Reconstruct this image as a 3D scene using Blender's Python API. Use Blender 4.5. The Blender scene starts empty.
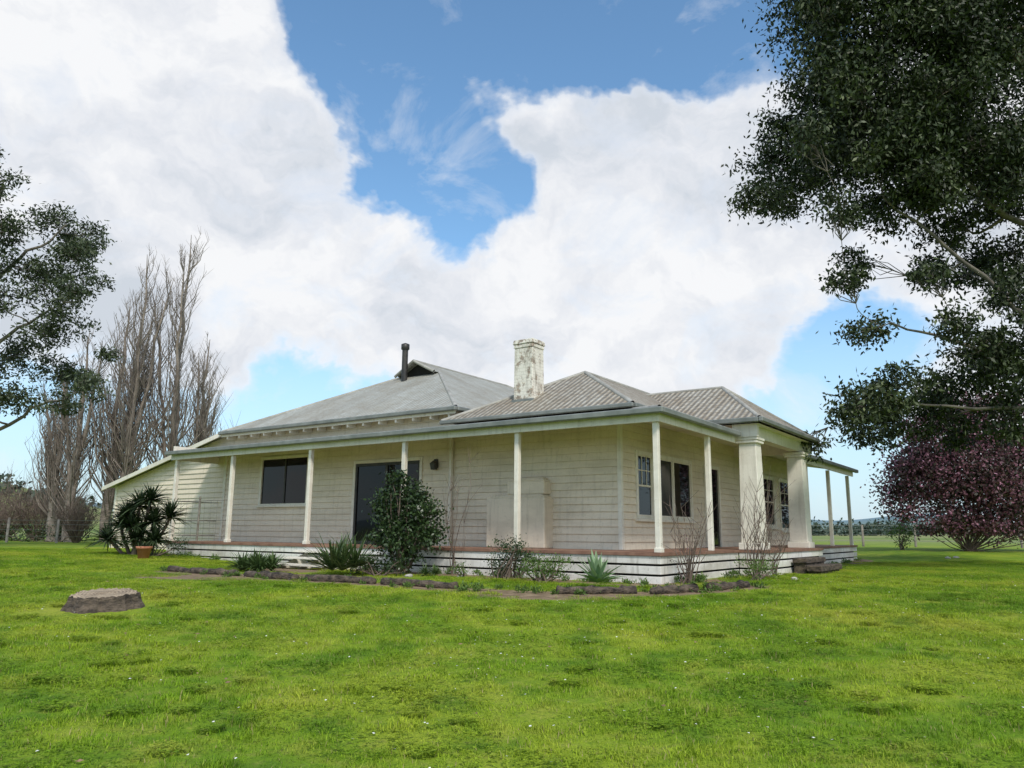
import bpy, bmesh, math, random
import numpy as np
from mathutils import Vector, Matrix
random.seed(7); rng=np.random.default_rng(7)
scene=bpy.context.scene
scene.view_settings.view_transform='Standard'; scene.view_settings.look='None'
scene.view_settings.exposure=0; scene.view_settings.gamma=1
COL=scene.collection

# ------------------------------------------------------------ terrain height
def ss(a,b,x):
    t=np.clip((np.asarray(x,float)-a)/(b-a),0,1); return t*t*(3-2*t)
def gz(x,y):
    x=np.asarray(x,float); y=np.asarray(y,float)
    r=np.hypot(x,y); az=np.degrees(np.arctan2(x,y))
    z=-0.5*(1-ss(3,15,y))
    z=z+0.24*ss(-6,-12,x)*ss(15,23,y)
    z=z+0.35*ss(10,17,x)*ss(22,34,y)
    z=z+0.02*np.sin(x*0.9+1.3)*np.sin(y*0.7)*(1-ss(12,14,y))
    z=z+20*ss(110,380,r)*np.exp(-((az+37)/9.0)**2)
    z=z+6*ss(150,700,r)*(0.6+0.4*np.sin(az*0.21+1))+68*ss(900,2300,r)*(0.62+0.38*np.sin(az*0.17+2)*np.sin(az*0.31))
    return z
C0=np.array([2.81,14.8]); Ld=np.array([-0.8177,0.5757]); Rd=np.array([0.5757,0.8177])
def toUV(x,y):
    dx=x-C0[0]; dy=y-C0[1]; return dx*Ld[0]+dy*Ld[1], dx*Rd[0]+dy*Rd[1]

# ------------------------------------------------------------ node helpers
def newmat(name):
    m=bpy.data.materials.new(name); m.use_nodes=True
    nt=m.node_tree; nt.nodes.clear()
    out=nt.nodes.new('ShaderNodeOutputMaterial'); b=nt.nodes.new('ShaderNodeBsdfPrincipled')
    nt.links.new(b.outputs[0],out.inputs[0]); return m,nt,b,out
def N(nt,t,**k):
    n=nt.nodes.new(t)
    for a,c in k.items(): setattr(n,a,c)
    return n
def noise(nt,vec,scale,detail=4,rough=0.55,dist=0.0):
    n=N(nt,'ShaderNodeTexNoise'); n.inputs['Scale'].default_value=scale; n.inputs['Detail'].default_value=detail
    n.inputs['Roughness'].default_value=rough; n.inputs['Distortion'].default_value=dist
    if vec is not None: nt.links.new(vec,n.inputs['Vector'])
    return n.outputs['Fac']
def ramp(nt,fac,stops):
    r=N(nt,'ShaderNodeValToRGB'); e=r.color_ramp.elements
    while len(e)<len(stops): e.new(0.5)
    for i,(p,c) in enumerate(stops):
        e[i].position=p; e[i].color=(c[0],c[1],c[2],1) if not isinstance(c,(int,float)) else (c,c,c,1)
    nt.links.new(fac,r.inputs[0]); return r.outputs[0]
def mixc(nt,fac,a,b,mode='MIX'):
    m=N(nt,'ShaderNodeMix',data_type='RGBA',blend_type=mode)
    for sock,val in ((m.inputs[0],fac),(m.inputs[6],a),(m.inputs[7],b)):
        if isinstance(val,(int,float)): sock.default_value=val
        elif isinstance(val,tuple): sock.default_value=(val[0],val[1],val[2],1)
        else: nt.links.new(val,sock)
    return m.outputs[2]
def math_(nt,op,a,b=None,c=None):
    m=N(nt,'ShaderNodeMath',operation=op)
    for i,v in enumerate((a,b,c)):
        if v is None: continue
        if isinstance(v,(int,float)): m.inputs[i].default_value=v
        else: nt.links.new(v,m.inputs[i])
    return m.outputs[0]
def mapping(nt,vec,scale):
    m=N(nt,'ShaderNodeMapping'); m.inputs['Scale'].default_value=scale; nt.links.new(vec,m.inputs['Vector']); return m.outputs[0]
def bump(nt,b,h,strength,dist):
    n=N(nt,'ShaderNodeBump'); n.inputs['Strength'].default_value=strength; n.inputs['Distance'].default_value=dist
    nt.links.new(h,n.inputs['Height']); nt.links.new(n.outputs[0],b.inputs['Normal'])
def pmat(name,c1,c2,scale=3,rough=0.7,bs=20,bstr=0.3,bd=0.01,metal=0,lo=0.35,hi=0.65,stretch=None,c3=None):
    m,nt,b,o=newmat(name); tc=N(nt,'ShaderNodeTexCoord'); v=tc.outputs['Object']
    if stretch: v=mapping(nt,v,stretch)
    f=noise(nt,v,scale,5,0.6)
    c=ramp(nt,f,[(lo,c1),(hi,c2)])
    nt.links.new(c,b.inputs['Base Color']); b.inputs['Roughness'].default_value=rough; b.inputs['Metallic'].default_value=metal
    if bstr: bump(nt,b,noise(nt,v,bs,4),bstr,bd)
    return m
def leafmat(name,stops,trans=0.0,rough=0.55):
    m,nt,b,o=newmat(name)
    a=N(nt,'ShaderNodeAttribute',attribute_name='rnd')
    c=ramp(nt,a.outputs['Fac'],stops)
    nt.links.new(c,b.inputs['Base Color']); b.inputs['Roughness'].default_value=rough; b.inputs['Specular IOR Level'].default_value=0.35
    if trans>0:
        t=N(nt,'ShaderNodeBsdfTranslucent'); nt.links.new(c,t.inputs[0])
        mx=N(nt,'ShaderNodeMixShader'); mx.inputs[0].default_value=trans
        nt.links.new(b.outputs[0],mx.inputs[1]); nt.links.new(t.outputs[0],mx.inputs[2]); nt.links.new(mx.outputs[0],o.inputs[0])
    return m

def paint(name,base,dirt,amount=0.5,bs=0.25):
    m,nt,b,o=newmat(name); tc=N(nt,'ShaderNodeTexCoord')
    ob=tc.outputs['Object']
    f1=noise(nt,mapping(nt,ob,(0.6,0.6,1.6)),1.2,6,0.65)
    f2=noise(nt,mapping(nt,ob,(7,7,0.8)),1.5,4,0.6)
    f3=noise(nt,ob,18,3,0.6)
    k=math_(nt,'MULTIPLY',ramp(nt,f1,[(0.4,0.0),(0.72,1.0)]),amount)
    c=mixc(nt,k,base,dirt)
    k2=math_(nt,'MULTIPLY',ramp(nt,f2,[(0.52,0.0),(0.78,1.0)]),amount*0.75)
    c=mixc(nt,k2,c,tuple(x*0.8 for x in dirt))
    k3=math_(nt,'MULTIPLY',ramp(nt,f3,[(0.60,0.0),(0.75,1.0)]),amount*0.55)
    c=mixc(nt,k3,c,tuple(x*0.62 for x in dirt))
    nt.links.new(c,b.inputs['Base Color']); b.inputs['Roughness'].default_value=0.55
    bump(nt,b,f3,bs,0.004)
    return m
M={}
M['wall']=paint('weatherboard_paint',(0.78,0.69,0.555),(0.51,0.44,0.335),0.65)
M['trim']=paint('white_trim_paint',(0.82,0.78,0.69),(0.52,0.47,0.38),0.65)
M['skirt']=paint('skirting_paint',(0.82,0.80,0.76),(0.40,0.37,0.31),0.9)
M['gutter']=pmat('gutter_paint',(0.14,0.155,0.145),(0.23,0.245,0.23),2,0.45,30,0.1)
M['deck']=pmat('deck_timber',(0.18,0.09,0.06),(0.28,0.16,0.11),4,0.7,30,0.3)
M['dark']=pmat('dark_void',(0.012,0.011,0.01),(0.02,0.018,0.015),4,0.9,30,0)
M['black']=pmat('black_metal',(0.02,0.02,0.02),(0.05,0.045,0.04),6,0.5,30,0.1)
M['soil']=pmat('soil',(0.10,0.07,0.045),(0.17,0.12,0.08),3,0.95,15,0.6,0.03)
M['sleeper']=pmat('old_timber',(0.025,0.020,0.016),(0.15,0.115,0.085),7,0.95,22,1.0,0.04,stretch=(1,1,2))
M['terracotta']=pmat('terracotta',(0.35,0.13,0.07),(0.45,0.2,0.12),5,0.8,30,0.2)
M['stone']=pmat('pale_stone',(0.3,0.28,0.25),(0.5,0.48,0.43),5,0.85,12,0.6,0.02)
M['bark']=pmat('eucalypt_bark',(0.09,0.08,0.07),(0.25,0.22,0.18),2.2,0.85,14,0.6,0.02,stretch=(1,1,0.35))
M['greybark']=pmat('poplar_bark',(0.16,0.13,0.11),(0.33,0.28,0.24),2,0.9,12,0.0)
M['twig']=pmat('twig_bark',(0.11,0.08,0.065),(0.20,0.15,0.12),3,0.9,12,0)
M['fence']=pmat('weathered_post',(0.16,0.14,0.12),(0.28,0.26,0.22),5,0.9,20,0.4)
m,nt,b,o=newmat('window_glass'); b.inputs['Base Color'].default_value=(0.006,0.007,0.008,1); b.inputs['Roughness'].default_value=0.03
b.inputs['Specular IOR Level'].default_value=0.28
tc=N(nt,'ShaderNodeTexCoord'); bump(nt,b,noise(nt,tc.outputs['Object'],1.5,2),0.08,0.02); M['glass']=m
def iron(name,c1,c2,streak,lichen,la,cor=0.5,sheetamt=0.28):
    m,nt,b,o=newmat(name); uv=N(nt,'ShaderNodeUVMap').outputs[0]
    sx=N(nt,'ShaderNodeSeparateXYZ'); nt.links.new(uv,sx.inputs[0])
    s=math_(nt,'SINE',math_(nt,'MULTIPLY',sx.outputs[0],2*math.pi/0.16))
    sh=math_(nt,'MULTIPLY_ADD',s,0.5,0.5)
    f1=noise(nt,mapping(nt,uv,(3.2,0.22,1)),1.6,5,0.65)
    f2=noise(nt,uv,0.9,6,0.7); f3=noise(nt,uv,7,4,0.65)
    sheet=N(nt,'ShaderNodeTexWhiteNoise',noise_dimensions='1D'); nt.links.new(math_(nt,'FLOOR',math_(nt,'DIVIDE',sx.outputs[0],0.76)),sheet.inputs['W'])
    c=ramp(nt,f1,[(0.3,c1),(0.65,c2)])
    c=mixc(nt,math_(nt,'MULTIPLY',ramp(nt,f2,[(0.42,0.0),(0.62,1.0)]),0.75),c,streak)
    c=mixc(nt,math_(nt,'MULTIPLY',ramp(nt,f3,[(0.46,0.0),(0.62,1.0)]),la),c,lichen)
    c=mixc(nt,math_(nt,'MULTIPLY',sheet.outputs['Value'],sheetamt),c,(0.19,0.155,0.11))
    c=mixc(nt,math_(nt,'MULTIPLY',math_(nt,'SUBTRACT',1.0,sh),cor),c,tuple(x*0.3 for x in streak))  # corrugation troughs darkened: groove shade put into the colour
    nt.links.new(c,b.inputs['Base Color']); b.inputs['Roughness'].default_value=0.6; b.inputs['Metallic'].default_value=0.05
    bump(nt,b,sh,0.9,0.03); return m
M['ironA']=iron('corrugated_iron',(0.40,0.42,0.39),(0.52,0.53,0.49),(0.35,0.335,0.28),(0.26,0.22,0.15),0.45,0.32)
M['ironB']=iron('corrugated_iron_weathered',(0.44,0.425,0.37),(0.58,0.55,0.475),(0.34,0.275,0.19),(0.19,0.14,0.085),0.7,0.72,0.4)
m,nt,b,o=newmat('chimney_brick'); tc=N(nt,'ShaderNodeTexCoord'); uv=N(nt,'ShaderNodeUVMap').outputs[0]
br=N(nt,'ShaderNodeTexBrick'); nt.links.new(uv,br.inputs['Vector']); br.inputs['Scale'].default_value=1.0
br.inputs['Brick Width'].default_value=0.24; br.inputs['Row Height'].default_value=0.086; br.inputs['Mortar Size'].default_value=0.008
br.inputs['Color1'].default_value=(0.40,0.32,0.25,1); br.inputs['Color2'].default_value=(0.24,0.18,0.14,1); br.inputs['Mortar'].default_value=(0.34,0.31,0.27,1)
n1=noise(nt,tc.outputs['Object'],4.5,7,0.75); n2=noise(nt,mapping(nt,tc.outputs['Object'],(1.5,1.5,.5)),3.2,5,0.65)
c=mixc(nt,ramp(nt,n1,[(0.42,0.0),(0.49,0.95)]),br.outputs[0],(0.80,0.77,0.69))
c=mixc(nt,ramp(nt,n2,[(0.50,0.0),(0.66,0.7)]),c,(0.27,0.24,0.19))
c=mixc(nt,math_(nt,'MULTIPLY',br.outputs['Fac'],0.25),c,(0.24,0.22,0.19))
nt.links.new(c,b.inputs['Base Color']); b.inputs['Roughness'].default_value=0.9; bump(nt,b,n1,0.7,0.02); M['brick']=m

# ------------------------------------------------------------ grass colour shared
def grass_color(nt):
    g=N(nt,'ShaderNodeNewGeometry').outputs['Position']
    f1=noise(nt,g,0.30,3,0.6,0.4); f2=noise(nt,g,1.6,4,0.7); f3=noise(nt,g,7,2,0.6)
    c=ramp(nt,f1,[(0.32,(0.115,0.215,0.012)),(0.46,(0.175,0.285,0.016)),(0.58,(0.265,0.345,0.026)),(0.70,(0.35,0.37,0.045))])
    c=mixc(nt,ramp(nt,f2,[(0.36,0.65),(0.48,0.0)]),c,(0.070,0.165,0.012))
    c=mixc(nt,ramp(nt,f2,[(0.52,0.0),(0.68,0.7)]),c,(0.36,0.385,0.055))
    c=mixc(nt,ramp(nt,f3,[(0.56,0.0),(0.74,0.5)]),c,(0.31,0.30,0.08))
    c=mixc(nt,ramp(nt,f3,[(0.30,0.4),(0.42,0.0)]),c,(0.075,0.15,0.014))
    return c,f2,f3,g
m,nt,b,o=newmat('ground_grass')
c,f2,f3,g=grass_color(nt)
fine=noise(nt,g,45,3,0.7)
c=mixc(nt,ramp(nt,fine,[(0.35,0.55),(0.6,0.0)]),c,(0.06,0.11,0.012))
a=N(nt,'ShaderNodeAttribute',attribute_name='dirt')
dc=ramp(nt,noise(nt,g,5,5,0.65),[(0.3,(0.13,0.09,0.055)),(0.7,(0.33,0.25,0.16))])
dk=ramp(nt,math_(nt,'ADD',a.outputs['Fac'],math_(nt,'MULTIPLY_ADD',noise(nt,g,3,5,0.7),0.8,-0.4)),[(0.30,0.0),(0.5,1.0)])
c=mixc(nt,dk,c,dc)
ln=N(nt,'ShaderNodeVectorMath',operation='LENGTH'); nt.links.new(g,ln.inputs[0])
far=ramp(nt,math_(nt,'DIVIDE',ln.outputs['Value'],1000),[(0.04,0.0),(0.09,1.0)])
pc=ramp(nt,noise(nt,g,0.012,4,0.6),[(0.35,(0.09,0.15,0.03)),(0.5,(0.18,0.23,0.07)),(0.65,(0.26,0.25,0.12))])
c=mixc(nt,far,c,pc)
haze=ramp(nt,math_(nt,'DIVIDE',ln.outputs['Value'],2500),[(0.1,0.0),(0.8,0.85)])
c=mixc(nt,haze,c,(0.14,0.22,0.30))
nt.links.new(c,b.inputs['Base Color']); b.inputs['Roughness'].default_value=0.9; b.inputs['Specular IOR Level'].default_value=0.15
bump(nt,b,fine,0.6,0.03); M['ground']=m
m,nt,b,o=newmat('grass_blades')
c,f2,f3,g=grass_color(nt)
at=N(nt,'ShaderNodeAttribute',attribute_name='rnd')
hs=N(nt,'ShaderNodeHueSaturation'); hs.inputs['Hue'].default_value=0.5
nt.links.new(math_(nt,'MULTIPLY_ADD',at.outputs['Fac'],0.8,0.88),hs.inputs['Value']); nt.links.new(c,hs.inputs['Color'])
c=mixc(nt,ramp(nt,at.outputs['Fac'],[(0.91,0.0),(0.93,1.0)]),hs.outputs[0],(0.40,0.35,0.15))
nt.links.new(c,b.inputs['Base Color']); b.inputs['Roughness'].default_value=0.65; b.inputs['Specular IOR Level'].default_value=0.15
t=N(nt,'ShaderNodeBsdfTranslucent'); nt.links.new(c,t.inputs[0]); mx=N(nt,'ShaderNodeMixShader'); mx.inputs[0].default_value=0.35
nt.links.new(b.outputs[0],mx.inputs[1]); nt.links.new(t.outputs[0],mx.inputs[2]); nt.links.new(mx.outputs[0],o.inputs[0]); M['grass']=m

# ------------------------------------------------------------ mesh builders
def np_mesh(name,verts,faces,mat,rnd=None,parent=None,smooth=False,link=True):
    me=bpy.data.meshes.new(name); verts=np.asarray(verts,np.float32); faces=np.asarray(faces,np.int32)
    k=faces.shape[1]; me.vertices.add(len(verts)); me.vertices.foreach_set('co',verts.ravel())
    me.loops.add(faces.size); me.loops.foreach_set('vertex_index',faces.ravel())
    me.polygons.add(len(faces)); me.polygons.foreach_set('loop_start',np.arange(0,faces.size,k,dtype=np.int32))
    me.polygons.foreach_set('loop_total',np.full(len(faces),k,np.int32))
    if smooth: me.polygons.foreach_set('use_smooth',np.ones(len(faces),bool))
    me.update(calc_edges=True)
    if rnd is not None:
        at=me.attributes.new('rnd','FLOAT','FACE'); at.data.foreach_set('value',np.asarray(rnd,np.float32))
    me.materials.append(mat); ob=bpy.data.objects.new(name,me)
    if link: COL.objects.link(ob)
    if parent: ob.parent=parent
    return ob
def empty(name,loc=(0,0,0)):
    e=bpy.data.objects.new(name,None); e.location=loc; e.empty_display_size=0.3; COL.objects.link(e); return e

class Tubes:
    def __init__(s,sides=6): s.v=[];s.f=[];s.n=0;s.sides=sides
    def add(s,pts,rad,sides=None):
        k=s.sides; pts=[np.array(p,float) for p in pts]
        ref=np.array([0.31,0.87,0.23]); base=s.n
        for i,p in enumerate(pts):
            d=pts[min(i+1,len(pts)-1)]-pts[max(i-1,0)]; d=d/(np.linalg.norm(d)+1e-9)
            a=np.cross(d,ref); a/=np.linalg.norm(a)+1e-9; b=np.cross(d,a)
            for j in range(k):
                t=2*math.pi*j/k; s.v.append(p+rad[i]*(a*math.cos(t)+b*math.sin(t)))
        for i in range(len(pts)-1):
            for j in range(k):
                s.f.append((base+i*k+j,base+i*k+(j+1)%k,base+(i+1)*k+(j+1)%k,base+(i+1)*k+j))
        s.n+=len(pts)*k
    def obj(s,name,mat,parent=None): return np_mesh(name,s.v,s.f,mat,parent=parent,smooth=True)
class Leaves:
    def __init__(s): s.v=[];s.r=[];s.n=0
    def put(s,P,l,w,down=0.3,tone=0.0,shade=None):
        n=len(P); a=rng.normal(size=(n,3)); a[:,2]-=down*1.5; a/=np.linalg.norm(a,axis=1)[:,None]+1e-9
        b=np.cross(a,rng.normal(size=(n,3))); b/=np.linalg.norm(b,axis=1)[:,None]+1e-9
        L=(l*rng.uniform(0.6,1.3,n))[:,None]; Wd=(w*rng.uniform(0.6,1.3,n))[:,None]
        q=np.stack([P,P+a*L*0.45+b*Wd*0.5,P+a*L,P+a*L*0.45-b*Wd*0.5],1)
        s.v.append(q.reshape(-1,3)); r=np.clip(rng.uniform(0,1,n)*0.6+0.2+tone,0,1)
        s.r.append(r); s.n+=n
    def clump(s,c,r,n,l,w,down=0.3,sub=12,flat=0.75,tight=0.30):
        c=np.array(c,float); d=rng.normal(size=(sub,3)); d/=np.linalg.norm(d,axis=1)[:,None]
        cs=c+d*(rng.uniform(0.15,1,sub)**0.5)[:,None]*np.array([r,r,r*flat])
        for q in cs:
            k=max(3,int(n/sub*rng.uniform(0.5,1.5))); rr=r*tight*rng.uniform(0.7,1.4)
            s.put(q+rng.normal(size=(k,3))*np.array([rr,rr,rr*0.6]),l,w,down,tone=rng.uniform(-0.2,0.2))
        return cs
    def obj(s,name,mat,parent=None):
        v=np.concatenate(s.v); f=np.arange(len(v)).reshape(-1,4)
        return np_mesh(name,v,f,mat,rnd=np.concatenate(s.r),parent=parent)

def curve(a,b,n=6,wob=0.08,sag=0.0):
    a=np.array(a,float); b=np.array(b,float); L=np.linalg.norm(b-a); o=[]
    w1=rng.normal(size=3)*wob*L; w2=rng.normal(size=3)*wob*L*0.5
    for i in range(n):
        t=i/(n-1); o.append(a+(b-a)*t+w1*math.sin(math.pi*t)+w2*math.sin(2*math.pi*t)+np.array([0,0,-sag*L*math.sin(math.pi*t)]))
    return o

class MB:
    """house-part builder, coordinates given as (u,v,z) in the house frame"""
    def __init__(s): s.v=[];s.f=[]
    def poly(s,pts):
        i=len(s.v); s.v+= [(p[1],p[0],p[2]) for p in pts]; s.f.append(tuple(range(i,i+len(pts))))
    def box(s,u0,u1,v0,v1,z0,z1,tu=0,tv=0):
        i=len(s.v)
        for z,k in ((z0,0),(z1,1)):
            for (u,v,a,b) in ((u0,v0,1,1),(u1,v0,-1,1),(u1,v1,-1,-1),(u0,v1,1,-1)):
                s.v.append((v+b*tv*k,u+a*tu*k,z))
        for q in ((0,3,2,1),(4,5,6,7),(0,1,5,4),(1,2,6,5),(2,3,7,6),(3,0,4,7)): s.f.append(tuple(i+j for j in q))
    def obj(s,name,mat,parent,bevel=0,solid=0):
        me=bpy.data.meshes.new(name); me.from_pydata(s.v,[],s.f); bm=bmesh.new(); bm.from_mesh(me)
        bmesh.ops.recalc_face_normals(bm,faces=bm.faces); bm.normal_update(); uvl=bm.loops.layers.uv.new('UVMap')
        for f in bm.faces:
            n=f.normal
            if abs(n.z)>0.985: U=Vector((1,0,0)); V=Vector((0,1,0))
            else: U=Vector((-n.y,n.x,0)).normalized(); V=n.cross(U)
            for l in f.loops: l[uvl].uv=(l.vert.co.dot(U),l.vert.co.dot(V))
        bm.to_mesh(me); bm.free(); me.materials.append(mat); ob=bpy.data.objects.new(name,me); COL.objects.link(ob); ob.parent=parent
        if bevel: 
            md=ob.modifiers.new('bevel','BEVEL'); md.width=bevel; md.segments=1; md.limit_method='ANGLE'
        if solid:
            md=ob.modifiers.new('solid','SOLIDIFY'); md.thickness=solid; md.offset=0
        return ob

# ------------------------------------------------------------ HOUSE
H=empty('weatherboard_farmhouse',(C0[0],C0[1],0)); H.rotation_euler=(0,0,math.atan2(Rd[1],Rd[0]))
FZ=0.57; D=1.65
def pb(mb,pl,a0,a1,d0,d1,z0,z1):
    if pl=='L': mb.box(a0,a1,D-d1,D-d0,z0,z1)
    else: mb.box(D-d1,D-d0,a0,a1,z0,z1)
def pt(pl,a,d,z): return (a,D-d,z) if pl=='L' else (D-d,a,z)
def boards(mb,pl,a0,a1,z0,z1,ops=(),topfn=None):
    z=z0; st=0.165
    while z<z1-0.02:
        zt=min(z+st,z1); segs=[(a0,a1)]
        for (o0,o1,p0,p1) in ops:
            if p0<zt-0.03 and p1>z+0.03:
                ns=[]
                for (s0,s1) in segs:
                    if o1<=s0 or o0>=s1: ns.append((s0,s1)); continue
                    if o0>s0: ns.append((s0,o0))
                    if o1<s1: ns.append((o1,s1))
                segs=ns
        for (s0,s1) in segs:
            b1=s1; t1=s1
            if topfn:
                b1=min(s1,topfn(z)); t1=min(s1,topfn(zt))
                if b1<=s0+0.01: continue
                t1=max(t1,s0+0.005)
            mb.poly([pt(pl,s0,0.036,z),pt(pl,b1,0.036,z),pt(pl,t1,0.006,zt),pt(pl,s0,0.006,zt)])
            mb.poly([pt(pl,s0,0.036,z),pt(pl,b1,0.036,z),pt(pl,b1,0.004,z+0.001),pt(pl,s0,0.004,z+0.001)])
        z=zt
core=MB()
core.box(D+0.012,15.9,D+0.012,17.0,0.05,3.58)
core.box(6.35,15.9,D+0.014,15.0,3.5,4.0)
core.obj('wall_core',M['wall'],H)
wl=MB()
opsL=[(12.0,14.1,1.72,3.08),(7.53,9.94,FZ,2.78),(3.39,5.04,FZ,1.75)]
boards(wl,'L',D,16.0,FZ,3.62,opsL)
boards(wl,'L',6.35,16.0,3.62,4.0)
boards(wl,'L',16.0,22.7,0.15,4.0,(),lambda z:16.0+(4.0-z)/(4.0-2.5)*6.7)
opsR=[(2.45,5.57,1.3,2.72),(11.6,12.8,1.2,2.75),(13.5,14.7,1.1,2.75),(6.6,7.6,FZ,2.7)]
boards(wl,'R',D,17.0,FZ,3.62,opsR)
wl.obj('weatherboard_walls',M['wall'],H)
lt=MB(); v0=D+0.01; v1=9.0
A=[(15.9,v0,0),(22.68,v0,0),(22.68,v0,2.46),(15.9,v0,3.98)]; B=[(p[0],v1,p[2]) for p in A]
lt.poly(A); lt.poly(B[::-1])
for k in range(4): lt.poly([A[k],A[(k+1)%4],B[(k+1)%4],B[k]])
lt.obj('lean_to_walls',M['wall'],H)
tr=MB()
tr.box(D-0.05,D+0.05,D-0.05,D+0.05,FZ,3.6)
pb(tr,'L',22.62,22.74,0.0,0.05,0.1,2.5)
pb(tr,'L',15.96,16.08,0.0,0.045,FZ,3.6)
def frame(pl,a0,a1,z0,z1,fw=0.09,sill=True,mull=()):
    pb(tr,pl,a0-fw,a0,0.0,0.055,z0-fw*0.5,z1+fw); pb(tr,pl,a1,a1+fw,0.0,0.055,z0-fw*0.5,z1+fw)
    pb(tr,pl,a0,a1,0.0,0.053,z1,z1+fw)
    if sill: pb(tr,pl,a0-fw-0.04,a1+fw+0.04,0.0,0.10,z0-0.11,z0-0.05); pb(tr,pl,a0,a1,0.0,0.051,z0-0.05,z0)
    for q in mull: pb(tr,pl,q[0],q[1],0.0,0.049,z0,z1)
    pb(gls,pl,a0,a1,-0.0,0.008,z0,z1)
def sash(pl,a0,a1,z0,z1,cols=0,rows=0,w=0.035,mid=True):
    zm=(z0+z1)/2
    pb(sh,pl,a0,a0+w,0.008,0.032,z0,z1); pb(sh,pl,a1-w,a1,0.008,0.032,z0,z1)
    pb(sh,pl,a0+w,a1-w,0.008,0.030,z0,z0+w*1.4); pb(sh,pl,a0+w,a1-w,0.008,0.030,z1-w,z1)
    if mid: pb(sh,pl,a0+w,a1-w,0.008,0.036,zm-w*0.6,zm+w*0.6)
    for c_ in range(1,cols): x=a0+(a1-a0)*c_/cols; pb(sh,pl,x-0.011,x+0.011,0.008,0.024,zm+w*0.6,z1-w)
    for r_ in range(1,rows): zz=zm+(z1-zm)*r_/rows; pb(sh,pl,a0+w,a1-w,0.008,0.022,zz-0.011,zz+0.011)
gls=MB(); sh=MB()
frame('L',12.0,14.1,1.72,3.08)
db=MB(); pb(db,'L',12.98,13.04,0.008,0.03,1.72,3.08); 
frame('L',7.53,9.94,FZ+0.03,2.78,sill=False)
pb(db,'L',7.53,7.60,0.01,0.04,FZ,2.78); pb(db,'L',8.70,8.78,0.01,0.045,FZ,2.74); pb(db,'L',9.87,9.94,0.01,0.04,FZ,2.78); pb(db,'L',7.6,9.87,0.01,0.038,2.70,2.775); pb(db,'L',7.6,9.87,0.01,0.037,FZ,FZ+0.09)
db.obj('dark_sash_frames',M['black'],H)
frame('R',2.45,5.57,1.3,2.72,mull=((3.20,3.34),(4.42,4.5)))
sash('R',2.45,3.20,1.3,2.72,3,2); sash('R',3.34,4.42,1.3,2.72,mid=False); sash('R',4.5,5.57,1.3,2.72,mid=False)
frame('R',11.6,12.8,1.2,2.75); sash('R',11.6,12.8,1.2,2.75,2,2)
frame('R',13.5,14.7,1.1,2.75); sash('R',13.5,14.7,1.1,2.75,2,2)
frame('R',6.6,7.6,FZ+0.02,2.7,sill=False)
tr.box(6.38,6.46,D-0.13,D-0.05,FZ,3.5)
tr.obj('window_and_door_trim',M['trim'],H,bevel=0.005)
gls.obj('window_glass',M['glass'],H); sh.obj('window_sashes',M['trim'],H,bevel=0.003)
cb=MB()
cb.box(3.39,5.04,1.25,D+0.02,FZ,1.72); cb.box(3.39,5.04,1.25,D+0.01,1.72,1.80,tu=0.12,tv=0.06)
cb.box(3.45,4.50,1.33,D+0.008,1.80,2.10); cb.box(3.45,4.50,1.33,D+0.006,2.10,2.20,tu=0.1,tv=0.08)
cb.obj('chimney_breast',M['wall'],H,bevel=0.02)
ch=MB(); ch.box(4.15,4.74,1.9,2.45,3.0,5.50,tu=0.02,tv=0.015); ch.box(4.155,4.735,1.90,2.45,5.50,5.60); ch.box(4.13,4.76,1.88,2.47,5.60,5.72,tu=0.02,tv=0.02)
ch.obj('brick_chimney',M['brick'],H,bevel=0.015)
fl=MB(); fl.box(4.06,4.83,1.80,2.55,3.85,4.18,tu=0.07,tv=0.07); fl.obj('chimney_flashing',M['gutter'],H)

# --- roofs
ra=MB()
E=4.05;R_=6.53
ra.poly([(6.1,1.3,E),(15.9,1.3,E),(11.87,5.33,6.09),(10.13,5.33,6.09)])
ra.poly([(6.1,1.3,E),(10.13,5.33,6.09),(10.2,5.02,6.125),(11,5.02,R_),(11,10.4,R_),(6.1,15.3,E)])
ra.poly([(15.9,1.3,E),(11.87,5.33,6.09),(11.8,5.02,6.125),(11,5.02,R_),(11,10.4,R_),(15.9,15.3,E)])
ra.poly([(6.1,15.3,E),(15.9,15.3,E),(11,10.4,R_)])
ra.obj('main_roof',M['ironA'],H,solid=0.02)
gb=MB(); gb.poly([(10.15,5.28,6.05),(11.85,5.28,6.05),(11,5.28,6.49)]); gb.obj('gablet_vent',M['dark'],H)
rb=MB(); e=3.65; r=5.07
rb.poly([(1.0,1.0,e),(6.3,1.0,e),(3.66,3.66,r)])
rb.poly([(1.0,1.0,e),(3.66,3.66,r),(3.66,14.4,r),(1.0,17.2,e)])
rb.poly([(6.3,1.0,e),(3.66,3.66,r),(3.66,14.4,r),(6.3,17.2,e)])
rb.poly([(1.0,17.2,e),(6.3,17.2,e),(3.66,14.4,r)])
rb.obj('front_wing_roof',M['ironB'],H,solid=0.02)
rc=MB(); e=3.63; r=4.90
rc.poly([(-0.65,4.3,e),(1.1,6.8,r),(3.6,6.8,r),(3.6,4.3,e)])
rc.poly([(-0.65,9.33,e),(1.1,6.8,r),(3.6,6.8,r),(3.6,9.33,e)])
rc.poly([(-0.65,4.3,e),(-0.65,9.33,e),(1.1,6.8,r)])
rc.obj('porch_roof',M['ironB'],H,solid=0.02)
rv=MB(); o_=-0.12; f0=3.31; f1=3.61
rv.poly([(o_,o_,f0),(16.55,o_,f0),(16.55,D,f1),(D,D,f1)])
rv.poly([(o_,o_,f0),(D,D,f1),(D,4.34,f1),(o_,4.34,f0)])
rv.poly([(o_,9.3,f0),(D,9.3,f1),(D,17.2,f1),(o_,17.2,f0)])
rv.obj('verandah_roof',M['ironB'],H,solid=0.015)
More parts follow.
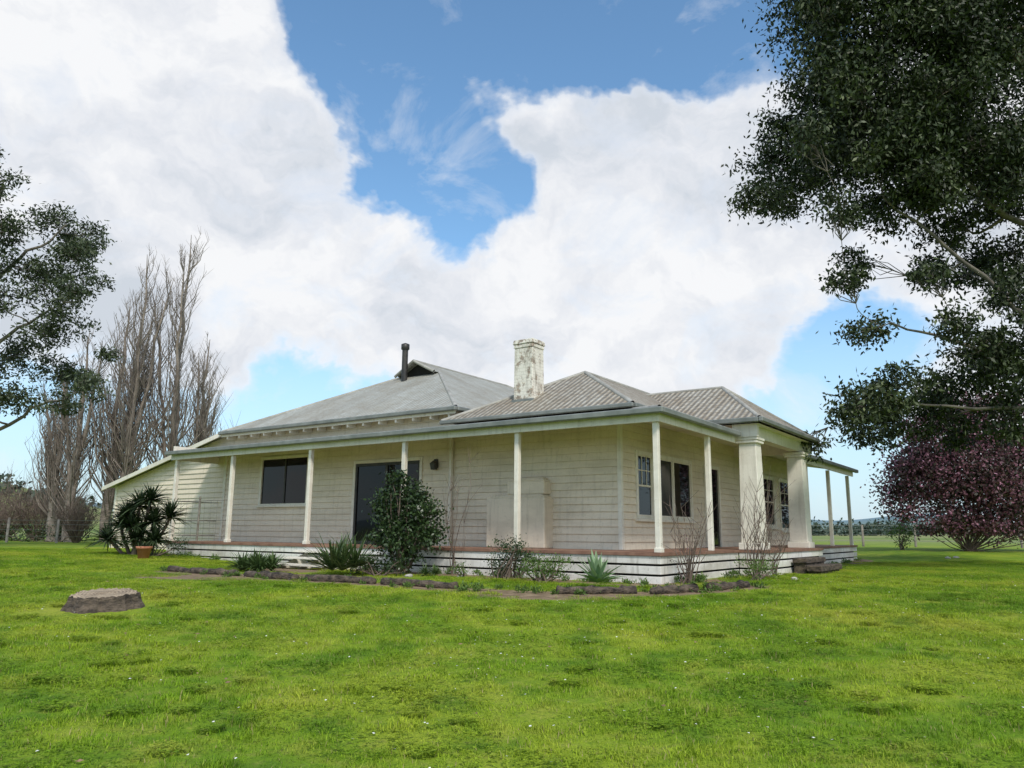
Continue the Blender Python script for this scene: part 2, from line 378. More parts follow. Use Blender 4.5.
rl=MB(); rl.poly([(15.7,1.3,4.10),(23.1,1.3,2.46),(23.1,9.3,2.46),(15.7,9.3,4.10)]); rl.obj('lean_to_roof',M['ironA'],H,solid=0.02)
rt=Tubes(8)
def cap(a,b,rr=0.055): 
    rt.add([(a[1],a[0],a[2]),((a[1]+b[1])/2,(a[0]+b[0])/2,(a[2]+b[2])/2),(b[1],b[0],b[2])],[rr]*3)
cap((11,5.0,R_),(11,10.4,R_)); cap((6.1,1.3,E),(10.13,5.33,6.09)); cap((15.9,1.3,E),(11.87,5.33,6.09)); cap((11,10.4,R_),(6.1,15.3,E))
cap((10.13,5.05,6.09),(11,5.0,R_),0.05); cap((11.87,5.05,6.09),(11,5.0,R_),0.05)
cap((3.66,3.66,5.07),(3.66,14.4,5.07)); cap((1,1,3.65),(3.66,3.66,5.07)); cap((6.3,1,3.65),(3.66,3.66,5.07)); cap((3.66,14.4,5.07),(1,17.2,3.65))
cap((-0.65,4.3,3.63),(1.1,6.8,4.9)); cap((-0.65,9.33,3.63),(1.1,6.8,4.9)); cap((1.1,6.8,4.9),(3.6,6.8,4.9))
cap((o_,o_,f0+0.01),(D,D,f1+0.01),0.045)
rt.obj('ridge_capping',pmat('ridge_iron',(0.26,0.25,0.22),(0.42,0.41,0.37),3,0.6,20,0.2),H)
g_=MB()
g_.box(-0.22,16.6,-0.22,-0.10,3.20,3.32); g_.box(-0.22,-0.10,-0.0995,4.28,3.20,3.32); g_.box(-0.22,-0.10,9.35,17.3,3.20,3.32)
g_.box(6.02,15.95,1.17,1.28,3.95,4.06); g_.box(6.0,6.09,1.29,5,3.95,4.06)
g_.box(0.95,6.3,0.90,0.99,3.56,3.66); g_.box(0.90,0.985,0.995,4.4,3.56,3.66)
g_.box(-0.77,-0.66,4.18,9.45,3.52,3.64); g_.box(-0.655,1.0,4.18,4.29,3.52,3.64); g_.box(-0.655,1.0,9.34,9.45,3.52,3.64)
g_.obj('gutters',M['gutter'],H,bevel=0.02)
fa=MB()
fa.box(-0.06,16.5,-0.03,0.02,3.06,3.27); fa.box(-0.055,-0.005,0.022,4.3,3.06,3.268); fa.box(-0.055,-0.005,9.3,17.1,3.06,3.268)
fa.box(16.44,16.5,0.021,D,3.06,3.5)
fa.box(-0.55,0.05,4.42,4.56,3.2,3.52); fa.box(-0.56,1.64,9.06,9.2,3.2,3.52); fa.box(-0.40,-0.14,4.57,9.05,3.22,3.51)
fa.box(6.1,15.9,1.285,1.31,3.88,4.02)
fa.poly([(15.8,1.27,3.94),(23.1,1.27,2.32),(23.1,1.27,2.46),(15.8,1.27,4.08)])
fa.poly([(15.8,1.30,3.94),(23.1,1.30,2.32),(23.1,1.27,2.32),(15.8,1.27,3.94)])
fa.obj('fascia_boards',M['trim'],H)
rf=MB()
u=6.3
while u<15.8: rf.box(u,u+0.06,1.315,D-0.03,3.80,3.97); u+=0.62
u=0.4
while u<16.4:
    rf.poly([(u,0.02,3.20),(u+0.05,0.02,3.20),(u+0.05,D,3.50),(u,D,3.50)]); u+=0.9
rf.obj('rafter_tails',M['trim'],H)
cl=MB()
cl.poly([(0.0,0.0,3.22),(16.45,0.0,3.22),(16.45,D-0.03,3.5),(D,D-0.03,3.5)]); cl.poly([(0.0,0.0,3.22),(D-0.03,D,3.5),(D-0.03,4.4,3.5),(0,4.4,3.22)])
cl.poly([(0.0,9.25,3.22),(D-0.03,9.25,3.5),(D-0.03,17.1,3.5),(0,17.1,3.22)])
cl.poly([(-0.62,4.35,3.50),(D,4.35,3.50),(D,9.28,3.50),(-0.62,9.28,3.50)])
cl.poly([(6.1,1.3,3.985),(15.9,1.3,3.985),(15.9,D,3.985),(6.1,D,3.985)])
cl.obj('verandah_lining',M['trim'],H)
ps=MB()
for u in (0.06,3.33,6.66,10.05,13.45,16.3): ps.box(u-0.055,u+0.055,0.03,0.14,FZ,3.06); 
for v in (2.77,10.9,13.7,16.6): ps.box(0.005,0.115,v-0.055,v+0.055,FZ,3.06)
for u in (0.06,3.33,6.66,10.05,13.45,16.3): ps.box(u-0.075,u+0.075,0.01,0.16,FZ+0.001,FZ+0.09)
ps.obj('verandah_posts',M['trim'],H,bevel=0.008)
pc=MB()
for v in (4.72,8.72):
    pc.box(-0.55,0.03,v-0.29,v+0.29,FZ+0.0,FZ+0.16); pc.box(-0.50,-0.02,v-0.24,v+0.24,FZ+0.16,3.06,tu=0.035,tv=0.035)
    pc.box(-0.52,0.0,v-0.26,v+0.26,3.06,3.13); pc.box(-0.54,0.02,v-0.28,v+0.28,3.13,3.2)
pc.obj('porch_columns',M['trim'],H,bevel=0.012)
dk=MB(); 
dk.box(-0.04,16.4,-0.04,D,FZ-0.06,FZ); dk.box(-0.04,D,D+0.001,17.1,FZ-0.06,FZ-0.001); dk.box(-0.72,-0.045,4.3,9.25,FZ-0.06,FZ-0.002)
dk.obj('verandah_deck',M['deck'],H)
sk=MB(); vo=MB()
for (z0,z1) in ((0.36,0.505),(0.17,0.32),(-0.12,0.13)):
    sk.box(-0.005,16.35,-0.01,0.02,z0,z1); sk.box(-0.006,0.022,0.0205,4.3,z0,z1); sk.box(-0.006,0.022,9.3,17.05,z0,z1)
    sk.box(-0.69,-0.662,4.32,9.25,z0,z1); sk.box(-0.66,-0.01,4.32,4.348,z0,z1); sk.box(-0.66,-0.01,9.22,9.248,z0,z1)
vo.box(0.10,16.3,0.10,1.5,-0.2,0.5); vo.box(0.10,1.5,1.5,17.0,-0.2,0.5); vo.box(-0.6,0.2,4.4,9.15,-0.2,0.499)  # solid dark boxes stand in for the shade under the deck
sk.obj('skirting_boards',M['skirt'],H,bevel=0.006); vo.obj('underfloor_shade',M['dark'],H)
rl=Tubes(6)
for z in (1.78,1.2,0.75): rl.add([(0.09,13.5,z),(0.09,15.0,z-0.01),(0.09,16.25,z)],[0.013]*3)
for k in range(1,9): rl.add([(0.09,13.45+k*0.31,0.6),(0.09,13.45+k*0.31,1.2),(0.09,13.45+k*0.31,1.78)],[0.004]*3)
for z in (1.78,1.2,0.75): rl.add([(0.1,16.3,z),(0.8,16.3,z),(1.6,16.3,z)],[0.013]*3)
rl.add([(0.09,14.95,0.6),(0.09,14.95,1.2),(0.09,14.95,1.9)],[0.03]*3)
rl.obj('verandah_railing',M['fence'],H)
st=MB()
for k,(v0,z) in enumerate(((-0.36,0.42),(-0.70,0.27),(-1.04,0.12))): st.box(8.1,10.0,v0,v0+0.31,z-0.045,z)
for uu in (8.2,9.05,9.85):
    st.poly([(uu,-0.02,0.37),(uu,-1.04,-0.02),(uu,-1.04,-0.16),(uu,-0.02,0.0)]); st.poly([(uu+0.05,-0.02,0.37),(uu+0.05,-1.04,-0.02),(uu+0.05,-1.04,-0.16),(uu+0.05,-0.02,0.0)])
st.obj('timber_steps',M['trim'],H,bevel=0.005)
s2=MB(); s2.box(-1.08,-0.75,6.0,7.9,0.24,0.36); s2.box(-1.45,-1.10,5.9,8.0,0.06,0.2); s2.box(-1.05,-0.76,6.05,7.85,-0.1,0.24); s2.box(-1.40,-1.12,6,7.9,-0.1,0.06)
s2.obj('porch_steps',M['sleeper'],H,bevel=0.015)
la=MB(); la.box(6.90,7.0,D-0.09,D-0.03,2.55,2.78); la.box(6.89,7.01,D-0.20,D-0.08,2.50,2.66,tu=-0.02,tv=-0.02); la.box(6.87,7.03,D-0.22,D-0.06,2.66,2.74,tu=0.06,tv=0.06)
la.obj('wall_lantern',M['black'],H)
ft=Tubes(12); fx=(4.85,11.25)
ft.add([(fx[0],fx[1],5.6),(fx[0],fx[1],6.3),(fx[0],fx[1],6.98)],[0.10]*3); ft.add([(fx[0],fx[1],6.9),(fx[0],fx[1],6.93),(fx[0],fx[1],7.1),(fx[0],fx[1],7.15)],[0.10,0.14,0.14,0.02])
ft.obj('flue_pipe',M['black'],H)

# ------------------------------------------------------------ GROUND
angs=np.radians(np.concatenate([np.arange(-52,52,0.5),np.arange(52,308,4.0)]))
rad=np.concatenate([[0.4],np.geomspace(1.5,2600,330)])
A,Rr=np.meshgrid(angs,rad); X=Rr*np.sin(A); Y=Rr*np.cos(A); Z=gz(X,Y)
edge=np.array([(-7.6,17.6),(-5.4,16.2),(-3.9,15.0),(-2.3,14.2),(-0.8,13.3),(0.7,12.8),(2.2,12.9),(3.3,13.5),(4.4,14.3)])
def segdist(x,y):
    d=np.full(np.shape(x),1e9)
    for i in range(len(edge)-1):
        a=edge[i];b=edge[i+1];t=np.clip(((x-a[0])*(b[0]-a[0])+(y-a[1])*(b[1]-a[1]))/((b-a)@(b-a)),0,1)
        d=np.minimum(d,np.hypot(x-a[0]-t*(b[0]-a[0]),y-a[1]-t*(b[1]-a[1])))
    return d
def dirt(x,y):
    u,v=toUV(x,y)
    k=0.8*np.exp(-(segdist(x,y)/0.42)**2)
    k=np.maximum(k,1.1*np.exp(-((x-0.7)/1.3)**2-((y-12.5)/0.55)**2))
    k=np.maximum(k,1.1*np.exp(-((x+5.0)/2.6)**2-((y-16.0)/1.2)**2))
    k=np.maximum(k,0.9*np.exp(-((u-9)/1.4)**2-((v+1.5)/1.4)**2))
    k=np.maximum(k,0.65*((v>-0.9)&(u>-0.5)&(u<8)&(v<0.5)))
    k=np.maximum(k,0.55*((u<0)&(u>-0.7)&(v>-0.5)&(v<17)))
    k=np.maximum(k,0.35*np.exp(-((x+1.45)/0.5)**2-((y-7.4)/0.2)**2))
    return k
n0,n1=A.shape; V=np.stack([X,Y,Z],-1).reshape(-1,3)
idx=np.arange(n0*n1).reshape(n0,n1); nx=np.roll(idx,-1,axis=1)
F=np.stack([idx[:-1],nx[:-1],nx[1:],idx[1:]],-1).reshape(-1,4)[:, ::-1]
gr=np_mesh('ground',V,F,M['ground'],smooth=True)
at=gr.data.attributes.new('dirt','FLOAT','POINT'); at.data.foreach_set('value',dirt(V[:,0],V[:,1]).astype(np.float32))

# ------------------------------------------------------------ GRASS
def blade_patch(name,n,rad_,h0,h1,w,clov=0,nc=14,bias=0.0):
    ca=rng.uniform(0,2*math.pi,nc); cr=rad_*np.sqrt(rng.uniform(0,1,nc)); ch_=rng.uniform(0.6,1.45,nc)
    a=rng.uniform(0,2*math.pi,n); r=rad_*np.sqrt(rng.uniform(0,1,n)); P=np.stack([r*np.cos(a),r*np.sin(a),np.full(n,-0.005)],1)
    C=np.stack([cr*np.cos(ca),cr*np.sin(ca)],1); near=np.argmin(((P[:,None,:2]-C[None])**2).sum(-1),1)
    az=rng.uniform(0,2*math.pi,n); h=rng.uniform(h0,h1,n)*ch_[near]; lean=rng.uniform(0.2,1.1,n)*h; d=np.stack([np.cos(az),np.sin(az),0*az],1); s=np.stack([-np.sin(az),np.cos(az),0*az],1)
    w_=(w*rng.uniform(0.6,1.4,n))[:,None]; up=np.array([0,0,1.0])
    m1=P+d*(lean*0.35)[:,None]+up*(h*0.6)[:,None]; tp=P+d*lean[:,None]+up*(h)[:,None]
    v=np.stack([P-s*w_/2,P+s*w_/2,m1+s*w_*0.4,m1-s*w_*0.4,tp+s*w_*0.08,tp-s*w_*0.08],1).reshape(-1,3)
    b=np.arange(n)*6; f=np.concatenate([np.stack([b,b+1,b+2,b+3],1),np.stack([b+3,b+2,b+4,b+5],1)])
    tone=rng.uniform(-.22,.22,nc)[near]+bias
    rn=np.clip(rng.uniform(0,0.93,n)+tone,0,0.9); rn=np.where(rng.uniform(0,1,n)>0.94,1.0,rn); rn=np.concatenate([rn,rn]); v=list(v);f=[tuple(q) for q in f];rn=list(rn)
    for i in range(clov):
        a=random.uniform(0,6.28); r=rad_*math.sqrt(random.random()); c=np.array([r*math.cos(a),r*math.sin(a),random.uniform(0.02,0.045)])
        t0=random.uniform(0,6.28)
        for k in range(3):
            t=t0+k*2.094; d_=np.array([math.cos(t),math.sin(t),random.uniform(-0.1,0.4)]); s_=np.array([-math.sin(t),math.cos(t),0]); q=random.uniform(0.011,0.019)
            b_=len(v); v+=[c,c+d_*q*0.6+s_*q*0.5,c+d_*q*1.2,c+d_*q*0.6-s_*q*0.5]; f.append((b_,b_+1,b_+2,b_+3)); rn.append(random.uniform(0.1,0.7))
    return np_mesh(name,np.array(v),f,M['grass'],rnd=rn,link=False)
gc=bpy.data.collections.new('grass_tufts')
for k in range(3): gc.objects.link(blade_patch('grass_tuft',950,0.37,0.012,0.034,0.005))
gc.objects.link(blade_patch('grass_tuft',850,0.37,0.015,0.045,0.005,40))
gc.objects.link(blade_patch('clover_tuft',600,0.37,0.010,0.03,0.005,260)); gc.objects.link(blade_patch('clover_tuft',550,0.37,0.012,0.03,0.005,200))
gx,gy=np.meshgrid(np.arange(-22,22,0.5),np.arange(3.5,27,0.5)); gx=gx.ravel()+rng.uniform(-.08,.08,gx.size); gy=gy.ravel()+rng.uniform(-.08,.08,gy.size)
ok=np.abs(gx)<gy*0.80+0.6; pts=np.stack([gx[ok],gy[ok]],1)
def keepout(pts,mar=0.3):
    u,v=toUV(pts[:,0],pts[:,1])
    ins=((u>-mar)&(u<22.8+mar)&(v>-mar)&(v<17.4))|((u>-0.7-mar)&(u<0)&(v>4.2-mar)&(v<9.2+mar))
    kd=dirt(pts[:,0],pts[:,1]); return pts[(~ins)&(rng.uniform(0.1,1,len(pts))>kd*1.25)&(np.hypot(pts[:,0]+5.55,pts[:,1]-10.9)>0.36+mar)]
def scatter_mod(ob,coll,s0,s1,tilt=0.03):
    ng=bpy.data.node_groups.new('scatter_'+ob.name,'GeometryNodeTree')
    ng.interface.new_socket('Geometry',in_out='INPUT',socket_type='NodeSocketGeometry'); ng.interface.new_socket('Geometry',in_out='OUTPUT',socket_type='NodeSocketGeometry')
    gi=ng.nodes.new('NodeGroupInput'); go=ng.nodes.new('NodeGroupOutput'); mp=ng.nodes.new('GeometryNodeMeshToPoints'); io=ng.nodes.new('GeometryNodeInstanceOnPoints')
    ci=ng.nodes.new('GeometryNodeCollectionInfo'); ci.inputs['Collection'].default_value=coll; ci.inputs['Separate Children'].default_value=True; ci.inputs['Reset Children'].default_value=True
    io.inputs['Pick Instance'].default_value=True
    rv_=ng.nodes.new('FunctionNodeRandomValue'); rv_.data_type='FLOAT_VECTOR'; rv_.inputs[0].default_value=(-tilt,-tilt,0); rv_.inputs[1].default_value=(tilt,tilt,6.283)
    rs=ng.nodes.new('FunctionNodeRandomValue'); rs.data_type='FLOAT'; rs.inputs[2].default_value=s0; rs.inputs[3].default_value=s1
    L=ng.links.new; L(gi.outputs[0],mp.inputs[0]); L(mp.outputs[0],io.inputs['Points']); L(ci.outputs[0],io.inputs['Instance']); L(rv_.outputs[0],io.inputs['Rotation']); L(rs.outputs[1],io.inputs['Scale']); L(io.outputs[0],go.inputs[0])
    md=ob.modifiers.new('scatter','NODES'); md.node_group=ng
def scat_obj(name,pts,coll,s0,s1,tilt=0.03):
    me=bpy.data.meshes.new(name); me.from_pydata([(a,b,float(gz(a,b))) for a,b in pts],[],[]); o=bpy.data.objects.new(name,me); COL.objects.link(o); scatter_mod(o,coll,s0,s1,tilt)
scat_obj('lawn_grass',keepout(pts),gc,0.9,1.2)
gc2=bpy.data.collections.new('lawn_clumps')
for k in range(2): gc2.objects.link(blade_patch('long_grass_clump',110,0.10,0.03,0.062,0.0055,0,2,-0.08))
gc2.objects.link(blade_patch('long_grass_clump',90,0.11,0.025,0.05,0.0065,0,2,0.12)); gc2.objects.link(blade_patch('clover_clump',50,0.12,0.02,0.04,0.006,130,3,0.0))
n=1700; yy=np.sqrt(rng.uniform(3.8**2,19**2,n)); xx=yy*rng.uniform(-0.8,0.8,n)
den=np.sin(xx*1.1+np.sin(yy*.8)*2)+np.sin(yy*1.3+xx*.6)+rng.normal(size=n)*1.2
p2=np.stack([xx,yy],1)[den>0.2]; scat_obj('lawn_weeds',keepout(p2,0.1),gc2,0.7,1.3,0.1)
m,nt,b,o=newmat('daisy_petals'); b.inputs['Base Color'].default_value=(0.75,0.75,0.70,1); M['daisy']=m
v=[];f=[]
for i in range(620):
    c_=random.choice(((-2,8),(2.5,9),(-4,12),(0,7),(5,11),(7,16),(1,11))); x=random.gauss(c_[0],1.9); y=random.gauss(c_[1],1.7)
    if y<4.6 or dirt(x,y)>0.3 : continue
    uu,vv=toUV(x,y)
    if vv>-0.3 and uu>-0.8: continue
    z=float(gz(x,y))+random.uniform(0.03,0.05); q=random.uniform(0.008,0.013); b0=len(v); t0=random.uniform(0,6)
    v+=[(x+q*math.cos(t0+k*math.pi/2),y+q*math.sin(t0+k*math.pi/2),z+random.uniform(-0.004,0.004)) for k in range(4)]; f.append((b0,b0+1,b0+2,b0+3))
np_mesh('daisy_flowers',v,f,M['daisy'])
v=[];f=[]
for i in range(420):
    x=random.uniform(-9,12); y=random.uniform(4.8,17); uu,vv=toUV(x,y)
    if vv>-0.2 and uu>-0.8: continue
    z=float(gz(x,y))+random.uniform(0.02,0.045); q=random.uniform(0.02,0.06); t=random.uniform(0,6.28); c=math.cos(t);s=math.sin(t);b0=len(v)
    v+=[(x,y,z),(x+q*c*.5-s*q*.18,y+q*s*.5+c*q*.18,z+.008),(x+q*c,y+q*s,z+.002),(x+q*c*.5+s*q*.18,y+q*s*.5-c*q*.18,z-.004)]; f.append((b0,b0+1,b0+2,b0+3))
np_mesh('fallen_leaves',v,f,pmat('dead_leaf',(0.12,0.07,0.04),(0.3,0.2,0.12),9,0.8,10,0))

for i in range(len(edge)-1):
    a=edge[i];b=edge[i+1]
    if i==4: continue
    a2=a+(b-a)*0.04+rng.normal(size=2)*0.05; b2=b-(b-a)*0.08+rng.normal(size=2)*0.05
    T=Tubes(9); P=[(a2[0]+(b2[0]-a2[0])*t+random.gauss(0,.018),a2[1]+(b2[1]-a2[1])*t+random.gauss(0,.018),float(gz(*(a2+(b2-a2)*t)))+0.045+random.gauss(0,.008)) for t in np.linspace(0,1,16)]
    T.add([P[0]]+P+[P[-1]],[0.001]+[0.075+random.uniform(-.016,.016) for _ in P]+[0.001]); T.obj('garden_edging_log',M['sleeper'])

# tree stump
sx,sy=-5.55,10.9; sz=float(gz(sx,sy)); Sp=empty('tree_stump',(sx,sy,sz))
n=96; HT=0.19; SR=0.82; prof=[(0.62,-0.08),(0.57,0.02),(0.53,0.07),(0.51,0.11),(0.50,0.15),(0.487,HT)]
rr=[1+0.06*math.sin(3*2*math.pi*i/n+1)+0.05*math.sin(7*2*math.pi*i/n)+0.035*math.sin(23*2*math.pi*i/n)+random.uniform(-.03,.03) for i in range(n)]
v=[];f=[]
topz=[HT-0.045*math.sin(2*math.pi*i/n)*-1*-1+random.uniform(-.012,.012) if False else HT+0.035*math.sin(2*math.pi*i/n)+random.uniform(-.012,.012) for i in range(n)]
for (r,z) in prof:
    for i in range(n):
        t=2*math.pi*i/n; zz=topz[i] if z==HT else z*(0.8+0.2*topz[i]/HT); k=rr[i]*(1+random.uniform(-.012,.012)*(z!=HT)); v.append((SR*r*k*math.cos(t),SR*r*k*math.sin(t),zz))
for k in range(len(prof)-1):
    for i in range(n): f.append((k*n+i,k*n+(i+1)%n,(k+1)*n+(i+1)%n,(k+1)*n+i))
np_mesh('stump_bark',v,f,M['sleeper'],parent=Sp)
m,nt,b,o=newmat('stump_cut_face'); tc=N(nt,'ShaderNodeTexCoord')
wv=N(nt,'ShaderNodeTexWave',wave_type='RINGS',rings_direction='Z'); wv.inputs['Scale'].default_value=7; wv.inputs['Distortion'].default_value=3; nt.links.new(tc.outputs['Object'],wv.inputs['Vector'])
c=mixc(nt,0.45,ramp(nt,noise(nt,tc.outputs['Object'],6,6,.7),[(.35,(.12,.085,.055)),(.65,(.52,.41,.28))]),ramp(nt,wv.outputs['Fac'],[(0,(.11,.08,.055)),(1,(.45,.36,.25))]))
nt.links.new(c,b.inputs['Base Color']); b.inputs['Roughness'].default_value=.9; bump(nt,b,wv.outputs['Fac'],.4,.01)
v=[];f=[]; rings=[1,0.75,0.5,0.25,0.02]
for r in rings:
    for i in range(n): t=2*math.pi*i/n; v.append((SR*0.487*rr[i]*r*math.cos(t),SR*0.487*rr[i]*r*math.sin(t),topz[i] if r==1 else HT+0.035*math.sin(t)*r+random.uniform(-.005,.005)))
for k in range(len(rings)-1):
    for i in range(n): f.append((k*n+i,k*n+(i+1)%n,(k+1)*n+(i+1)%n,(k+1)*n+i))
np_mesh('stump_top',v,f,m,parent=Sp)

# ------------------------------------------------------------ TREES
M['gumleaf']=leafmat('gum_leaves',[(0.0,(0.010,0.018,0.007)),(0.5,(0.028,0.044,0.014)),(0.85,(0.068,0.092,0.034)),(1.0,(0.13,0.155,0.065))])
M['gumleaf2']=leafmat('gum_leaves_pale',[(0.0,(0.018,0.030,0.014)),(0.5,(0.045,0.064,0.028)),(1.0,(0.12,0.15,0.08))])
M['camleaf']=leafmat('camellia_leaves',[(0.0,(0.010,0.022,0.008)),(0.5,(0.026,0.05,0.016)),(1.0,(0.07,0.115,0.04))],0,0.35)
M['redleaf']=leafmat('dark_red_leaves',[(0.0,(0.018,0.020,0.012)),(0.35,(0.045,0.042,0.03)),(0.55,(0.12,0.055,0.07)),(0.75,(0.20,0.08,0.12)),(0.86,(0.34,0.16,0.23)),(1.0,(0.72,0.42,0.54))],0.1)
M['lime']=leafmat('bright_leaves',[(0.0,(0.04,0.09,0.015)),(1.0,(0.15,0.24,0.05))],0.2)
M['strap']=leafmat('strap_leaves',[(0.0,(0.04,0.075,0.02)),(1.0,(0.13,0.20,0.07))],0.1,0.4)
M['agave']=leafmat('agave_leaves',[(0.0,(0.18,0.30,0.16)),(1.0,(0.38,0.50,0.29))],0.0,0.5)
M['yucca']=leafmat('yucca_leaves',[(0.0,(0.012,0.025,0.012)),(1.0,(0.055,0.085,0.035))],0.0,0.45)
def big_tree(name,base,limbs,clumps,leafmat_,bark,ndens,l,w,down,yj,sub=12,tight=0.3,br=1.0):
    E_=empty(name,base); b0=np.array(base,float); T=Tubes(7); TT=Tubes(4); LV=Leaves(); nodes=[]
    for (pts,r0,r1) in limbs:
        P=[]
        pts=[np.array(p,float)-b0 for p in pts]
        for i in range(len(pts)-1):
            for t in np.linspace(0,1,6)[:-1]:
                P.append(pts[i]*(1-t)+pts[i+1]*t+rng.normal(size=3)*0.06)
        P.append(pts[-1]); R=[r0+(r1-r0)*(i/(len(P)-1))**0.8 for i in range(len(P))]
        T.add(P,R); nodes+= [(p,r) for p,r in zip(P[3:],R[3:])]
    cl_=[]
    for (x,y,z,r) in clumps: cl_.append((np.array([x,y+rng.uniform(-yj,yj),z])-b0,r))
    order=sorted(cl_,key=lambda c:min(np.linalg.norm(c[0]-n_[0]) for n_ in nodes))
    for (c,r) in order:
        best=min(nodes,key=lambda n_:np.linalg.norm(c-n_[0])+0.7*max(0,n_[0][2]-c[2]+0.3))
        L=np.linalg.norm(c-best[0]); P=curve(best[0],c,8,0.09,0.04); r0=min(best[1]*0.7,(0.025+0.016*L)*br); R=[r0+(0.010-r0)*i/7 for i in range(8)]
        TT.add(P,R); nodes+= [(p,rr_) for p,rr_ in zip(P[2:],R[2:])]
        cs=LV.clump(c,r,int(ndens*r*r),l,w,down,sub,tight=tight)
        for q in cs:
            s_=P[random.randint(4,7)]; TT.add(curve(s_,q,4,0.12),[0.013,0.010,0.007,0.003])
    T.obj('limbs',bark,E_); TT.obj('branches',bark,E_); LV.obj('foliage',leafmat_,E_); return E_
rc_=[(8.4,15.7,1.3),(9.7,14.2,1.5),(8.2,13.3,1.0),(9.3,12.4,1.4),(7.7,11.8,.8),(7.1,10.2,.75),(8.3,10.6,1.0),(9.7,10.9,1.2),(11,13,1.4),(12.8,14.9,1.5),(14.2,15.6,1.5),(13.9,13,1.3),(11.6,11.1,1.2),(10.5,9.9,.9),(8.5,9.2,.6),(13.4,10.4,1.1),(9.8,8.7,.5),
(8.7,7.5,.5),(9.6,6.4,.6),(10.5,7.3,.5),(12.2,8.5,.6),(13.4,7.4,.8),(11.2,6.2,.6),(8.8,4.1,.7),(9.7,4.6,.8),(8.5,3.4,.5),(10.8,4.6,.9),(11.9,4.9,.95),(13,5.2,1.0),(10.2,3.9,.8),(7.5,11,.7),(8.2,14.6,.9),(10.8,15.6,1.4),(12.3,12.6,1.3),(10.3,11.9,1.3),
(11.6,14.2,1.3),(13.3,14,1.3),(12.6,11.4,1.1),(10.0,13,1.2),(9.0,15.6,1.3),(12.8,9.6,.9),(14.5,11.5,1.3),(14.6,9,1.0),(8.7,11.6,1.0),
(13.6,12,1.3),(11.2,12.2,1.2),(12.2,13.6,1.3),(9.2,13.4,1.2),(10.9,10.6,1.0),(13.6,8.6,.7),(12.4,5.8,.8),(13.8,5.6,.9),(11.6,9.9,.8),(13.0,15.8,1.4),(9.9,16.2,1.3),(11.9,16.0,1.3),(14.0,10.6,1.0),(7.9,12.6,.8),
(13,18,1.6),(10,18,1.6),(16,16,1.6),(17,12,1.5),(17,8,1.5),(8.5,17.5,1.3),(18,15,1.5),(16,6,1.2),(12.0,4.1,.9),(13.5,4.2,.9),(14,6.2,.9)]
big_tree('eucalyptus_tree',(18.0,21.5,0.0),[
 ([(18,21.5,-0.2),(17.6,21.3,3),(17.2,21,6),(16.6,20.5,10),(15.2,20,13.5),(13,20,16.5)],0.48,0.07),
 ([(17.4,21,5),(14.5,20,6.2),(12.2,19.8,8.2),(10.0,19.5,9.9)],0.11,0.03),
 ([(17.6,21,3.3),(14,20,4.9),(11.8,19.8,5.9),(9.9,19.5,6.4)],0.10,0.025),
 ([(16.9,20.5,8),(13.6,20,9.6),(11.2,20,12.0),(8.9,20,14.8)],0.12,0.03),
 ([(17.7,21,2.6),(13.5,20.2,4.3),(10.2,20,4.4)],0.09,0.025),
 ([(17.3,20.8,6),(14.6,19.6,8.2),(13.6,19.4,12.5)],0.10,0.03)],
 [(x,20,z,r) for x,z,r in rc_],M['gumleaf'],M['bark'],2200,0.155,0.066,0.5,2.0,18,tight=0.26)
lc_=[(-19.5,13.5,1.0),(-18.1,12.9,.9),(-16.9,12.5,.8),(-18.9,11.6,1.0),(-17.3,11,1.0),(-16.2,10.1,.8),(-18.6,9.3,1.0),(-16.9,8.8,.9),(-15.9,9.3,.6),(-17.9,7.0,.8),(-16.5,6.4,.9),(-15.5,6.2,.6),(-16.8,5.4,.7),(-18.3,5.8,.9),(-20,14.4,.8),(-22,12,1.2),(-22,9,1.2),(-21,6,1),(-19.8,12.2,.9),(-17.6,9.9,.8),(-15.7,7.6,.5),(-20.5,8,1),(-19.2,7.6,.9),(-19.5,10.6,1),(-19,5.2,.8),
(-17.6,12.0,.8),(-18.2,10.4,.8),(-16.4,11.3,.6),(-17.6,8.0,.8),(-19.6,6.6,.9)]
big_tree('eucalyptus_tree',(-22.5,28,0.2),[
 ([(-22.5,28,-0.1),(-22.3,28,3),(-21.6,28,6),(-20.9,28,10),(-19.8,28,14.0)],0.36,0.06),
 ([(-22.3,28,2.5),(-19.5,28,3.9),(-17.6,28,5.2),(-16,28,5.9)],0.12,0.03),
 ([(-21.6,28,6),(-18.8,28,8),(-17,28,9.2)],0.11,0.03),([(-21.2,28,8.5),(-18.8,28,11),(-17.2,28,12.4)],0.11,0.03)],
 [(x,28,z,r) for x,z,r in lc_],M['gumleaf2'],M['bark'],1350,0.17,0.066,0.3,1.6,16,tight=0.24)

